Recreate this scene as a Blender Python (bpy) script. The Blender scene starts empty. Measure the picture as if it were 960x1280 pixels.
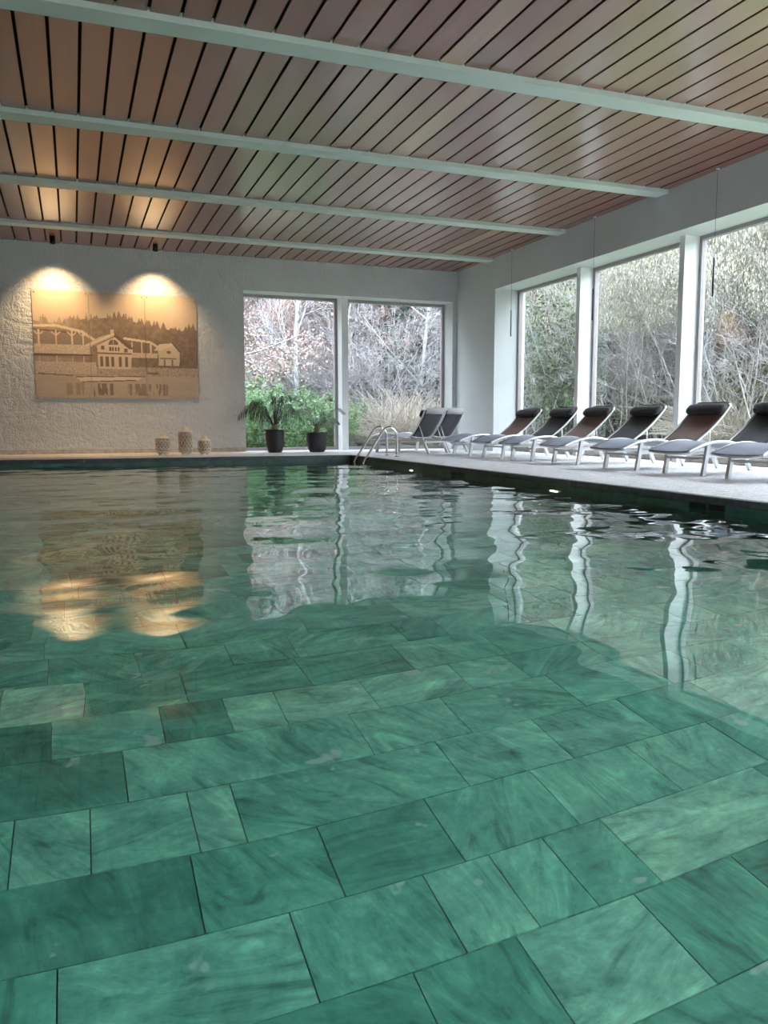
import bpy, bmesh, math, random
import numpy as np
from mathutils import Vector, Matrix

SC = bpy.context.scene
COL = SC.collection
rnd = random.Random(7)
R = math.radians

# ------------------------------------------------------------------ camera
# world: +X to the window wall, +Y to the far wall, deck top is z = 0, metres
CAM_Z = 0.55
F_PX = 1013.7
PITCH, YAW, ROLL = 0.1095, 0.3641, -0.0006
cam_d = bpy.data.cameras.new('camera')
cam_d.sensor_fit = 'VERTICAL'
cam_d.sensor_height = 32.0
cam_d.lens = 32.0 * F_PX / 1280.0
cam_d.clip_start = 0.02
cam = bpy.data.objects.new('camera', cam_d)
COL.objects.link(cam)
fw = Vector((math.sin(YAW) * math.cos(PITCH), math.cos(YAW) * math.cos(PITCH), -math.sin(PITCH)))
rt = Vector((math.cos(YAW), -math.sin(YAW), 0.0))
up = rt.cross(fw)
rt2 = rt * math.cos(ROLL) + up * math.sin(ROLL)
up2 = up * math.cos(ROLL) - rt * math.sin(ROLL)
m = Matrix((rt2, up2, -fw)).transposed().to_4x4()
m.translation = Vector((0, 0, CAM_Z))
cam.matrix_world = m
SC.camera = cam

# ------------------------------------------------------------------ sky, exposure
SKY_STRENGTH = 8.0
EXPOSURE = 1.0
world = bpy.data.worlds.new('overcast_sky')
SC.world = world
world.use_nodes = True
wn = world.node_tree.nodes
wn['Background'].inputs[0].default_value = (0.78, 0.885, 1.0, 1)
wn['Background'].inputs[1].default_value = SKY_STRENGTH
SC.view_settings.view_transform = 'Standard'
SC.view_settings.look = 'None'
SC.view_settings.gamma = 1.0
SC.view_settings.use_curve_mapping = False
SC.view_settings.exposure = EXPOSURE
cy = SC.cycles
cy.max_bounces = 14
cy.diffuse_bounces = 6
cy.glossy_bounces = 6
cy.transmission_bounces = 8
cy.transparent_max_bounces = 16
cy.use_denoising = True
cy.caustics_refractive = True
cy.caustics_reflective = True

# ------------------------------------------------------------------ dimensions
W = 7.60          # face of the window wall
D = 15.64         # face of the far wall
H = 3.667         # underside of the ceiling boards
XL = -4.6         # left wall
YN = -3.0         # wall behind
PX0, PX1 = -3.3, 4.437   # pool
PY0, PY1 = -0.6, 13.26
ZW = -0.10        # water level
ZF = ZW - 1.10    # pool floor
LZ = 3.078        # soffit over the windows


# ------------------------------------------------------------------ helpers
class MB:
    """collects polygons, builds one mesh object"""
    def __init__(self):
        self.v, self.f, self.s = [], [], []

    def add(self, vs, fs, smooth=False):
        o = len(self.v)
        self.v += [tuple(p) for p in vs]
        self.f += [tuple(i + o for i in q) for q in fs]
        self.s += [smooth] * len(fs)

    def box(self, x0, x1, y0, y1, z0, z1):
        self.add([(x0, y0, z0), (x1, y0, z0), (x1, y1, z0), (x0, y1, z0),
                  (x0, y0, z1), (x1, y0, z1), (x1, y1, z1), (x0, y1, z1)],
                 [(0, 3, 2, 1), (4, 5, 6, 7), (0, 1, 5, 4), (1, 2, 6, 5), (2, 3, 7, 6), (3, 0, 4, 7)])
        return self

    def tube(self, pts, rad, n=8, caps=True, smooth=True):
        pts = [Vector(p) for p in pts]
        if not hasattr(rad, '__len__'):
            rad = [rad] * len(pts)
        vs, fs = [], []
        ref = None
        for i, p in enumerate(pts):
            t = (pts[min(i + 1, len(pts) - 1)] - pts[max(i - 1, 0)])
            t = t.normalized() if t.length > 1e-9 else Vector((0, 0, 1))
            if ref is None:
                a = Vector((0, 0, 1)) if abs(t.z) < 0.9 else Vector((1, 0, 0))
                ref = t.cross(a).normalized()
            ref = (ref - t * ref.dot(t)).normalized()
            b = t.cross(ref)
            for k in range(n):
                an = 2 * math.pi * k / n
                vs.append(p + (ref * math.cos(an) + b * math.sin(an)) * rad[i])
        for i in range(len(pts) - 1):
            for k in range(n):
                k2 = (k + 1) % n
                fs.append((i * n + k, i * n + k2, (i + 1) * n + k2, (i + 1) * n + k))
        self.add(vs, fs, smooth)
        if caps:
            o = len(self.v) - len(vs)
            self.f.append(tuple(o + k for k in range(n))[::-1])
            self.f.append(tuple(o + (len(pts) - 1) * n + k for k in range(n)))
            self.s += [False, False]
        return self

    def bar(self, a, b, w, h, up=(0, 0, 1)):
        """rectangular bar from a to b"""
        a, b = Vector(a), Vector(b)
        t = (b - a).normalized()
        s = t.cross(Vector(up))
        s = s.normalized() if s.length > 1e-6 else Vector((1, 0, 0))
        u = s.cross(t)
        vs = []
        for p in (a, b):
            for (i, j) in ((-1, -1), (1, -1), (1, 1), (-1, 1)):
                vs.append(p + s * (i * w / 2) + u * (j * h / 2))
        self.add(vs, [(0, 1, 2, 3), (7, 6, 5, 4), (0, 4, 5, 1), (1, 5, 6, 2), (2, 6, 7, 3), (3, 7, 4, 0)])
        return self

    def lathe(self, prof, n=32, c=(0, 0, 0), smooth=True):
        vs, fs = [], []
        for (r, z) in prof:
            for k in range(n):
                a = 2 * math.pi * k / n
                vs.append((c[0] + r * math.cos(a), c[1] + r * math.sin(a), c[2] + z))
        for i in range(len(prof) - 1):
            for k in range(n):
                k2 = (k + 1) % n
                fs.append((i * n + k, i * n + k2, (i + 1) * n + k2, (i + 1) * n + k))
        self.add(vs, fs, smooth)
        return self

    def mesh(self, name, mat):
        me = bpy.data.meshes.new(name)
        me.from_pydata(self.v, [], self.f)
        me.polygons.foreach_set('use_smooth', self.s)
        if mat:
            me.materials.append(mat)
        me.update()
        return me

    def build(self, name, mat, parent=None, loc=(0, 0, 0), rz=0.0):
        return put(name, self.mesh(name, mat), parent, loc, rz)


def put(name, me, parent=None, loc=(0, 0, 0), rz=0.0, scale=None):
    o = bpy.data.objects.new(name, me)
    COL.objects.link(o)
    o.location = loc
    o.rotation_euler = (0, 0, rz)
    if scale:
        o.scale = scale
    if parent:
        o.parent = parent
    return o


def tag(o, label=None, cat=None, group=None, kind=None):
    if label: o['label'] = label
    if cat: o['category'] = cat
    if group: o['group'] = group
    if kind: o['kind'] = kind
    return o


def empty(name, loc=(0, 0, 0), rz=0.0, parent=None):
    return put(name, None, parent, loc, rz)


def copy_tree(o, parent=None):
    c = o.copy()
    COL.objects.link(c)
    c.parent = parent
    for ch in list(o.children):
        copy_tree(ch, c)
    return c


def bevel_mesh(me, w, seg=2):
    bm = bmesh.new()
    bm.from_mesh(me)
    bmesh.ops.bevel(bm, geom=list(bm.edges), offset=w, segments=seg, affect='EDGES', profile=0.5)
    bm.to_mesh(me)
    bm.free()
    return me


# ------------------------------------------------------------------ materials
MATS = {}


class NT:
    def __init__(self, name):
        self.m = bpy.data.materials.new(name)
        self.m.use_nodes = True
        self.t = self.m.node_tree
        self.b = self.t.nodes['Principled BSDF']
        self.out = self.t.nodes['Material Output']
        MATS[name] = self.m

    def n(self, typ, **kw):
        nd = self.t.nodes.new(typ)
        for k, v in kw.items():
            setattr(nd, k, v)
        return nd

    def l(self, a, b):
        self.t.links.new(a, b)

    def pos(self):
        return self.n('ShaderNodeNewGeometry').outputs['Position']

    def noise(self, vec, scale, detail=4, rough=0.5, dist=0.0):
        nd = self.n('ShaderNodeTexNoise')
        nd.inputs['Scale'].default_value = scale
        nd.inputs['Detail'].default_value = detail
        nd.inputs['Roughness'].default_value = rough
        nd.inputs['Distortion'].default_value = dist
        if vec is not None:
            self.l(vec, nd.inputs['Vector'])
        return nd.outputs['Fac']

    def ramp(self, fac, stops, interp='LINEAR'):
        nd = self.n('ShaderNodeValToRGB')
        cr = nd.color_ramp
        cr.interpolation = interp
        while len(cr.elements) < len(stops):
            cr.elements.new(0.5)
        for e, (p, c) in zip(cr.elements, stops):
            e.position = p
            e.color = (*c, 1) if len(c) == 3 else c
        self.l(fac, nd.inputs[0])
        return nd.outputs[0]

    def mix(self, fac, a, b, mode='MIX'):
        nd = self.n('ShaderNodeMix', data_type='RGBA', blend_type=mode)
        for sock, val in ((nd.inputs[0], fac), (nd.inputs[6], a), (nd.inputs[7], b)):
            if hasattr(val, 'links'):
                self.l(val, sock)
            elif isinstance(val, (int, float)):
                sock.default_value = val
            else:
                sock.default_value = (*val, 1)
        return nd.outputs[2]

    def math(self, op, a, b=0.0):
        nd = self.n('ShaderNodeMath', operation=op)
        for sock, val in ((nd.inputs[0], a), (nd.inputs[1], b)):
            if hasattr(val, 'links'):
                self.l(val, sock)
            else:
                sock.default_value = val
        return nd.outputs[0]

    def mapping(self, vec, scale=(1, 1, 1), loc=(0, 0, 0), rot=(0, 0, 0)):
        nd = self.n('ShaderNodeMapping')
        nd.inputs['Scale'].default_value = scale
        nd.inputs['Location'].default_value = loc
        nd.inputs['Rotation'].default_value = rot
        self.l(vec, nd.inputs['Vector'])
        return nd.outputs[0]

    def bump(self, h, strength=0.3, dist=0.01):
        nd = self.n('ShaderNodeBump')
        nd.inputs['Strength'].default_value = strength
        nd.inputs['Distance'].default_value = dist
        self.l(h, nd.inputs['Height'])
        self.l(nd.outputs[0], self.b.inputs['Normal'])

    def color(self, c):
        if hasattr(c, 'links'):
            self.l(c, self.b.inputs['Base Color'])
        else:
            self.b.inputs['Base Color'].default_value = (*c, 1)

    def set(self, **kw):
        for k, v in kw.items():
            s = self.b.inputs[k.replace('_', ' ')]
            if hasattr(v, 'links'):
                self.l(v, s)
            else:
                s.default_value = v


def simple(name, col, rough=0.5, metal=0.0, var=0.12, scale=9.0, spec=0.5):
    t = NT(name)
    nz = t.noise(t.pos(), scale, 3)
    lo = tuple(c * (1 - var) for c in col)
    hi = tuple(min(1, c * (1 + var)) for c in col)
    t.color(t.ramp(nz, [(0.3, lo), (0.7, hi)]))
    t.set(Roughness=rough, Metallic=metal)
    t.b.inputs['Specular IOR Level'].default_value = spec
    return t.m


# plaster with trowel strokes
def plaster(name, col, strokes):
    t = NT(name)
    p = t.pos()
    t.color(t.ramp(t.noise(p, 2.3, 4), [(0.35, tuple(c * .96 for c in col)), (0.65, col)]))
    if strokes:
        a = t.noise(t.mapping(p, (2.0, 2.0, 5.2), rot=(0, .65, 0)), 1.0, 2, .5, 1.6)
        c = t.noise(t.mapping(p, (5.2, 2.0, 2.0), rot=(0, .5, 0)), 1.0, 2, .5, 1.9)
        d = t.noise(t.mapping(p, (2.6, 2.6, 2.6)), 1.0, 2, .5, 3.0)
        ridge = [(0.40, (0, 0, 0)), (0.485, (1, 1, 1)), (0.50, (.15, .15, .15)), (0.58, (.8, .8, .8)), (0.595, (.1, .1, .1)), (0.66, (.4, .4, .4))]
        h = t.math('ADD', t.math('ADD', t.ramp(a, ridge), t.ramp(c, ridge)), t.ramp(d, ridge))
        t.bump(h, 0.42, 0.022)
    else:
        t.bump(t.noise(p, 40, 3), 0.15, 0.004)
    t.set(Roughness=0.75)
    return t.m


PLASTER_B = plaster('plaster_trowelled', (0.62, 0.645, 0.65), True)
PLASTER = plaster('plaster_smooth', (0.58, 0.61, 0.615), False)
WHITE_PAINT = simple('white_paint', (0.80, 0.82, 0.82), 0.45, var=.02)
FRAME_GREY = simple('window_frame_grey', (0.34, 0.31, 0.315), 0.35, var=.03)
BEAM_MAT = simple('beam_pale_green_paint', (0.58, 0.65, 0.62), 0.5, var=.04, scale=3)
GAP_SHADE = simple('gap_shade_black', (0.012, 0.011, 0.010), 0.9)  # near-black slab colour stands for the shade in the gaps between boards


def wood(name, random_out):
    t = NT(name)
    if random_out == 'object':
        rn = t.n('ShaderNodeObjectInfo').outputs['Random']
    else:
        rn = t.n('ShaderNodeNewGeometry').outputs['Random Per Island']
    comb = t.n('ShaderNodeCombineXYZ')
    t.l(t.math('MULTIPLY', rn, 37.0), comb.inputs[0])
    t.l(t.math('MULTIPLY', rn, 91.0), comb.inputs[1])
    add = t.n('ShaderNodeVectorMath', operation='ADD')
    t.l(t.pos(), add.inputs[0])
    t.l(comb.outputs[0], add.inputs[1])
    grain = t.noise(t.mapping(add.outputs[0], (26, 1.3, 26)), 1.0, 5, .55, .5)
    cloud = t.noise(t.mapping(add.outputs[0], (3, .7, 3)), 1.0, 2)
    base = t.ramp(rn, [(0.0, (0.215, 0.070, 0.040)), (0.3, (0.25, 0.085, 0.050)), (0.55, (0.28, 0.102, 0.062)),
                       (0.8, (0.235, 0.078, 0.046)), (0.94, (0.29, 0.112, 0.068)), (0.975, (0.44, 0.27, 0.16)), (1.0, (0.45, 0.28, 0.17))])
    gr = t.ramp(grain, [(0.25, (0.84, 0.82, 0.80)), (0.55, (1, 1, 1)), (0.8, (1.08, 1.07, 1.06))])
    col = t.mix(1.0, base, gr, 'MULTIPLY')
    t.color(t.mix(1.0, col, t.ramp(cloud, [(0.3, (.9, .80, .80)), (0.7, (1.06, .96, .96))]), 'MULTIPLY'))
    t.set(Roughness=t.math('ADD', t.math('MULTIPLY', grain, 0.10), 0.30))
    t.b.inputs['Specular IOR Level'].default_value = 0.7
    t.b.inputs['Coat Weight'].default_value = 1.0
    t.b.inputs['Coat Roughness'].default_value = 0.21
    t.bump(grain, 0.04, 0.002)
    return t.m


WOOD_O = wood('ceiling_wood', 'object')
WOOD_I = wood('ceiling_wood_far', 'island')


def green_stone(name, random_out):
    """green quartzite pool tile; tint per tile"""
    t = NT(name)
    if random_out == 'object':
        oi = t.n('ShaderNodeObjectInfo')
        rn = oi.outputs['Random']
        tone = t.n('ShaderNodeSeparateColor')
        t.l(oi.outputs['Color'], tone.inputs[0])
        tn = tone.outputs[0]
    else:
        rn = t.n('ShaderNodeNewGeometry').outputs['Random Per Island']
        tn = t.math('ADD', t.math('MULTIPLY', t.math('FRACT', t.math('MULTIPLY', rn, 17.3)), 0.5), 0.25)
    comb = t.n('ShaderNodeCombineXYZ')
    t.l(t.math('MULTIPLY', rn, 57.0), comb.inputs[0])
    t.l(t.math('MULTIPLY', rn, 131.0), comb.inputs[1])
    t.l(t.math('MULTIPLY', rn, 23.0), comb.inputs[2])
    add = t.n('ShaderNodeVectorMath', operation='ADD')
    t.l(t.pos(), add.inputs[0])
    t.l(comb.outputs[0], add.inputs[1])
    v = add.outputs[0]
    vr = t.n('ShaderNodeVectorRotate', rotation_type='Z_AXIS')
    t.l(v, vr.inputs['Vector'])
    t.l(t.math('MULTIPLY', rn, 6.28), vr.inputs['Angle'])
    vein = t.noise(t.mapping(vr.outputs[0], (2.6, 8, 5)), 1.0, 7, .64, 2.2)
    cloud = t.noise(v, 4.5, 5, .6, .6)
    fine = t.noise(v, 38, 4, .6)
    base = t.ramp(tn, [(0.0, (0.085, 0.305, 0.225)), (0.3, (0.155, 0.49, 0.365)), (0.6, (0.235, 0.61, 0.46)), (1.0, (0.50, 0.77, 0.57))])
    c1 = t.ramp(vein, [(0.32, (0.40, 0.48, 0.48)), (0.45, (0.84, 0.88, 0.88)), (0.54, (1, 1, 1)), (0.70, (1.5, 1.38, 1.32))])
    c2 = t.ramp(cloud, [(0.32, (0.62, 0.70, 0.70)), (0.5, (1.0, 1.0, 1.0)), (0.70, (1.35, 1.24, 1.14))])
    c3 = t.ramp(fine, [(0.3, (0.86, 0.86, 0.86)), (0.7, (1.1, 1.1, 1.1))])
    col = t.mix(1.0, base, c1, 'MULTIPLY')
    col = t.mix(1.0, col, c2, 'MULTIPLY')
    col = t.mix(1.0, col, c3, 'MULTIPLY')
    # pale mineral patches on a few tiles
    patch = t.noise(v, 5.5, 3, .55, .4)
    pf = t.ramp(patch, [(0.66, (0, 0, 0)), (0.69, (1, 1, 1))])
    col = t.mix(t.math('MULTIPLY', pf, 0.75), col, (0.55, 0.70, 0.63))
    t.color(col)
    t.set(Roughness=0.45)
    t.bump(t.math('ADD', vein, fine), 0.2, 0.004)
    return t.m


TILE_O = green_stone('green_quartzite', 'object')
TILE_I = green_stone('green_quartzite_far', 'island')
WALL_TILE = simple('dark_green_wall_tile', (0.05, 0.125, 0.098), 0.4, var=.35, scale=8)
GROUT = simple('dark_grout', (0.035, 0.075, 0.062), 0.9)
SLATE = simple('dark_slate_edge', (0.075, 0.090, 0.095), 0.55, var=.3, scale=14)


def deck_mat():
    t = NT('riven_grey_stone')
    p = t.pos()
    a = t.noise(t.mapping(p, (5, 17, 5)), 2.0, 6, .65, .5)
    b = t.noise(p, 60, 4, .6)
    c = t.ramp(a, [(0.36, (0.50, 0.49, 0.49)), (0.48, (0.78, 0.77, 0.77)), (0.62, (0.90, 0.89, 0.885))])
    t.color(t.mix(1.0, c, t.ramp(b, [(0.38, (0.66, 0.66, 0.66)), (0.60, (1.08, 1.08, 1.08))]), 'MULTIPLY'))
    t.set(Roughness=0.6)
    t.bump(t.math('ADD', a, t.math('MULTIPLY', b, .4)), 0.6, 0.012)
    return t.m


DECK = deck_mat()
BEIGE_STONE = simple('beige_stone', (0.50, 0.46, 0.40), 0.6, var=.22, scale=11)


def water_mat():
    t = NT('pool_water')
    nt = t.t
    nt.nodes.remove(t.b)
    g = t.n('ShaderNodeBsdfGlass')
    g.inputs['IOR'].default_value = 1.333
    g.inputs['Roughness'].default_value = 0.0
    g.inputs['Color'].default_value = (1, 1, 1, 1)
    t.l(g.outputs[0], t.out.inputs['Surface'])
    va = t.n('ShaderNodeVolumeAbsorption')
    va.inputs['Color'].default_value = (0.25, 0.88, 0.76, 1)
    va.inputs['Density'].default_value = 0.13
    t.l(va.outputs[0], t.out.inputs['Volume'])
    return t.m


def glass_mat():
    t = NT('window_glass')
    t.t.nodes.remove(t.b)
    fr = t.n('ShaderNodeFresnel')
    # both faces of the thin pane reflect alike (the node inverts the index on back faces)
    bf = t.n('ShaderNodeNewGeometry').outputs['Backfacing']
    t.l(t.math('ADD', t.math('MULTIPLY', bf, 1 / 1.5 - 1.5), 1.5), fr.inputs['IOR'])
    tr = t.n('ShaderNodeBsdfTransparent')
    tr.inputs['Color'].default_value = (0.95, 0.953, 0.955, 1)
    gl = t.n('ShaderNodeBsdfGlossy')
    gl.inputs['Roughness'].default_value = 0.0
    mx = t.n('ShaderNodeMixShader')
    t.l(fr.outputs[0], mx.inputs[0])
    t.l(tr.outputs[0], mx.inputs[1])
    t.l(gl.outputs[0], mx.inputs[2])
    t.l(mx.outputs[0], t.out.inputs['Surface'])
    return t.m


def emit_mat(name, col, strength):
    t = NT(name)
    t.t.nodes.remove(t.b)
    e = t.n('ShaderNodeEmission')
    e.inputs[0].default_value = (*col, 1)
    e.inputs[1].default_value = strength
    t.l(e.outputs[0], t.out.inputs['Surface'])
    return t.m


WATER = water_mat()
GLASS = glass_mat()
ALU = simple('brushed_aluminium', (0.66, 0.67, 0.67), 0.32, 0.75, .05)
STEEL = simple('polished_steel', (0.68, 0.69, 0.70), 0.16, 1.0, .03)
BLACK_METAL = simple('black_metal', (0.015, 0.015, 0.016), 0.4, 0.3)
POT_MAT = simple('charcoal_pot', (0.022, 0.022, 0.026), 0.55, var=.3, scale=30)
SOIL = simple('dark_soil', (0.03, 0.022, 0.016), 0.95, var=.4, scale=60)


def mesh_fabric(name, col, rough=0.6):
    t = NT(name)
    p = t.pos()
    w = t.noise(p, 220, 2)
    t.color(t.ramp(w, [(0.35, tuple(c * .75 for c in col)), (0.65, tuple(c * 1.2 for c in col))]))
    t.set(Roughness=rough)
    t.b.inputs['Sheen Weight'].default_value = 0.06
    t.bump(w, 0.2, 0.002)
    return t.m


SLING_GREY = mesh_fabric('grey_sling_fabric', (0.23, 0.26, 0.345), 0.45)  # blue of the reflected sky is mixed into this base colour
SLING_BROWN = mesh_fabric('brown_sling_fabric', (0.20, 0.115, 0.09), 0.55)
SLING_BLACK = mesh_fabric('black_sling_fabric', (0.024, 0.024, 0.032), 0.6)
PILLOW = mesh_fabric('black_pillow_fabric', (0.022, 0.018, 0.022), 0.75)
STRAP_PALE = mesh_fabric('pale_strap', (0.42, 0.40, 0.42), 0.6)

# ================================================================== STRUCTURE
# ---- deck round the pool
b = MB()
b.box(PX1 + .07, W + .70, YN, D + .60, -.30, 0)
b.box(XL, PX0 - .07, YN, D, -.30, 0)
b.box(PX0 - .07, PX1 + .07, PY1 + .07, D + .60, -.30, 0)
b.box(PX0 - .07, PX1 + .07, YN, PY0 - .07, -.30, 0)
floor = tag(b.build('floor', DECK), 'pale grey riven stone deck around the pool', 'floor', kind='structure')

# ---- pool shell
b = MB()
b.box(PX0 - .3, PX1 + .3, PY0 - .3, PY1 + .3, ZF - .30, ZF - .022)
pool_floor = tag(b.build('floor_pool', GROUT), 'green quartzite tiled floor under the pool water', 'floor', kind='structure')


def pool_wall(name, x0, x1, y0, y1, side):
    o = MB().box(x0, x1, y0, y1, ZF - .02, -.056).build(name, GROUT)
    tag(o, 'green tiled pool wall on the %s' % side, 'wall', kind='structure')
    return o


pw_right = pool_wall('wall_pool_right', PX1 + .022, PX1 + .3, PY0, PY1, 'deck side with the loungers')
pw_back = pool_wall('wall_pool_back', PX0 - .3, PX1 + .3, PY1 + .022, PY1 + .3, 'side below the wall picture')
pw_left = pool_wall('wall_pool_left', PX0 - .3, PX0 - .022, PY0, PY1, 'side away from the loungers')
pw_near = pool_wall('wall_pool_near', PX0 - .3, PX1 + .3, PY0 - .3, PY0 - .022, 'side opposite the wall picture')

# unit tile with a small chamfer, scaled per tile
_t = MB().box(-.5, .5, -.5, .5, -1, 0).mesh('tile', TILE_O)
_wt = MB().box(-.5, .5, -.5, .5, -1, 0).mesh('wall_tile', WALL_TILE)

ROW_L = {0: 3.243, 1: 2.966, 2: 2.713, 3: 2.428, 4: 2.156, 5: 1.869, 6: 1.60, 7: 1.305}
JOINTS = {-1: [-.13, .21, .58], 0: [-.28, -.01, .36, .83, 1.27], 1: [-.11, .25, .48, .67, 1.02, 1.41, 1.66, 2.05],
          2: [-.35, .11, .89, 1.26, 1.72, 2.12], 3: [-.2, 0.0, .28, .41, 1.11, 1.49, 1.85, 2.18],
          4: [-.32, .25, .61, .95, 1.32, 1.68, 2.02], 5: [-.08, .46, .82, 1.02, 1.19, 1.38, 1.95],
          6: [.2, .68, .95, 1.29, 1.6], 7: [-.1, .45, 1.05, 1.52]}
TONES = {(0, -.28): .95, (1, .48): .72, (1, .67): .78, (1, -.11): .5, (3, .28): .66, (3, 0.0): .55, (4, -.32): .10,
         (4, .25): .30, (4, .61): .2, (5, -.08): .60, (5, .82): .62, (5, 1.02): .5, (6, .95): .68, (6, .68): .26,
         (2, .11): .55, (2, .89): .6, (3, .41): .42, (0, -.01): .24, (0, .36): .2, (3, 1.11): .5, (4, .95): .4, (5, .46): .4,
         (6, 1.29): .22, (3, 1.49): .6, (3, 1.85): .3, (2, 1.72): .55, (4, 1.32): .5, (1, 1.02): .66, (2, 1.26): .45}


def row_bounds(k):
    """row k lies between its upper line (k) and lower line (k+1)"""
    y_hi = ROW_L[k] if k in ROW_L else (ROW_L[0] - k * .277 if k < 0 else ROW_L[7] - (k - 7) * .277)
    k2 = k + 1
    y_lo = ROW_L[k2] if k2 in ROW_L else (ROW_L[0] - k2 * .277 if k2 < 0 else ROW_L[7] - (k2 - 7) * .277)
    return y_lo, y_hi


tiles = []
tr = random.Random(11)
for k in range(-37, 15):
    y0, y1 = row_bounds(k)
    y0, y1 = max(y0, PY0), min(y1, PY1)
    if y1 - y0 < .03:
        continue
    js = list(JOINTS.get(k, []))
    lens = (.20, .28, .36, .42, .5, .56, .66)
    if not js:
        js = [tr.uniform(0, .5)]
    x = js[-1]
    while x < PX1:
        x += tr.choice(lens)
        js.append(x)
    x = js[0]
    while x > PX0:
        x -= tr.choice(lens)
        js.insert(0, x)
    for a, c in zip(js[:-1], js[1:]):
        a2, c2 = max(a, PX0), min(c, PX1)
        if c2 - a2 < .03:
            continue
        tone = TONES.get((k, round(a, 2)), None)
        if tone is None:
            tone = min(.9, max(.02, tr.gauss(.40, .20)))
        tiles.append((a2, c2, y0, y1, tone, tr.uniform(-.0015, .0015)))
# the 300 nearest in view are tiles of their own
def seen_key(t):
    cx, cyy = (t[0] + t[1]) / 2, (t[2] + t[3]) / 2
    ang = abs(math.atan2(cx, max(cyy, .01)) - YAW)
    return math.hypot(cx, cyy) + (100 if (ang > .62 or cyy < .9) else 0)
tiles.sort(key=seen_key)
for (a, c, y0, y1, tone, dz) in tiles[:298]:
    o = put('tile', _t, pool_floor, ((a + c) / 2, (y0 + y1) / 2, ZF + dz), 0, (c - a - .0035, y1 - y0 - .0035, .03))
    o.color = (tone, tone, tone, 1)
b = MB()
for (a, c, y0, y1, tone, dz) in tiles[298:]:
    b.box(a + .0025, c - .0025, y0 + .0025, y1 - .0025, ZF - .03, ZF + dz)
tag(b.build('tile_field', TILE_I, pool_floor), kind='stuff')

# wall tiles of the pool: the top course piece by piece, the courses below joined
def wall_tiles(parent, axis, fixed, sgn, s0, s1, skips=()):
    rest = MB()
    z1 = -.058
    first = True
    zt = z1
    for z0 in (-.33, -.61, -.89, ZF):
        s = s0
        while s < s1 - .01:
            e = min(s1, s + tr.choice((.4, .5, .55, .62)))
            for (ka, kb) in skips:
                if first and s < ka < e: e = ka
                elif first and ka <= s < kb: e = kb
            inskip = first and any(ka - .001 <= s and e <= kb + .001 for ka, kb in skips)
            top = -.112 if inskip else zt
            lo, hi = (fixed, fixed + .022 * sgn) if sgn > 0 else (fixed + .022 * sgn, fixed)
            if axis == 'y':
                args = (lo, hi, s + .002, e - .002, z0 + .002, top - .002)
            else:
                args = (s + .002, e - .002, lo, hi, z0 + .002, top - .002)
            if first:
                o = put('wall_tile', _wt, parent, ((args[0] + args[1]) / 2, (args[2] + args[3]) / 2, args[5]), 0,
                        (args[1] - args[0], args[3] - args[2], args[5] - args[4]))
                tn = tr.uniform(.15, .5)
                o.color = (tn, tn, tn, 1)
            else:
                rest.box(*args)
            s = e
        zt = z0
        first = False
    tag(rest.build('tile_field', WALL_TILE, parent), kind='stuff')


SKIM = [(4.63, 5.02), (8.88, 9.27)]
wall_tiles(pw_right, 'y', PX1, 1, PY0, PY1, SKIM)
wall_tiles(pw_back, 'x', PY1, 1, PX0, PX1)
wall_tiles(pw_left, 'y', PX0, -1, PY0, PY1)
wall_tiles(pw_near, 'x', PY0, -1, PX0, PX1)

# slate edge stones round the pool (part of the deck)
_edge = MB().box(-.5, .5, -.5, .5, -1, 0).mesh('edge_stone', SLATE)


def edge_row(axis, fixed_lo, fixed_hi, s0, s1, step):
    s = s0
    while s < s1 - .01:
        e = min(s1, s + step)
        if axis == 'y':
            put('edge_stone', _edge, floor, ((fixed_lo + fixed_hi) / 2, (s + e) / 2, -.001), 0, (fixed_hi - fixed_lo, e - s - .004, .055))
        else:
            put('edge_stone', _edge, floor, ((s + e) / 2, (fixed_lo + fixed_hi) / 2, -.001), 0, (e - s - .004, fixed_hi - fixed_lo, .055))
        s = e


edge_row('y', PX1 - .008, PX1 + .07, PY0, PY1, .6)
edge_row('y', PX0 - .07, PX0 + .008, PY0, PY1, .6)
edge_row('x', PY1 - .008, PY1 + .07, PX0 - .07, PX1 + .07, .7)
edge_row('x', PY0 - .07, PY0 + .008, PX0 - .07, PX1 + .07, .7)

# skimmer openings in the pool wall
for i, (a, c) in enumerate(SKIM):
    r = empty('skimmer_opening', (PX1 + .012, (a + c) / 2, -.058))
    b = MB().box(.008, .0095, -(c - a) / 2, (c - a) / 2, -.05, 0)
    b.build('recess_shade', BLACK_METAL, r)  # thin black sheet standing in for the shade inside the slot
    MB().box(-.004, .008, -.006, .006, -.05, 0).build('divider', SLATE, r)
    tag(r, ['dark slotted skimmer opening in the pool wall nearest the sixth lounger', 'dark slotted skimmer opening in the pool wall between the two pool lights'][i],
        'skimmer', 'skimmer openings')

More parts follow.
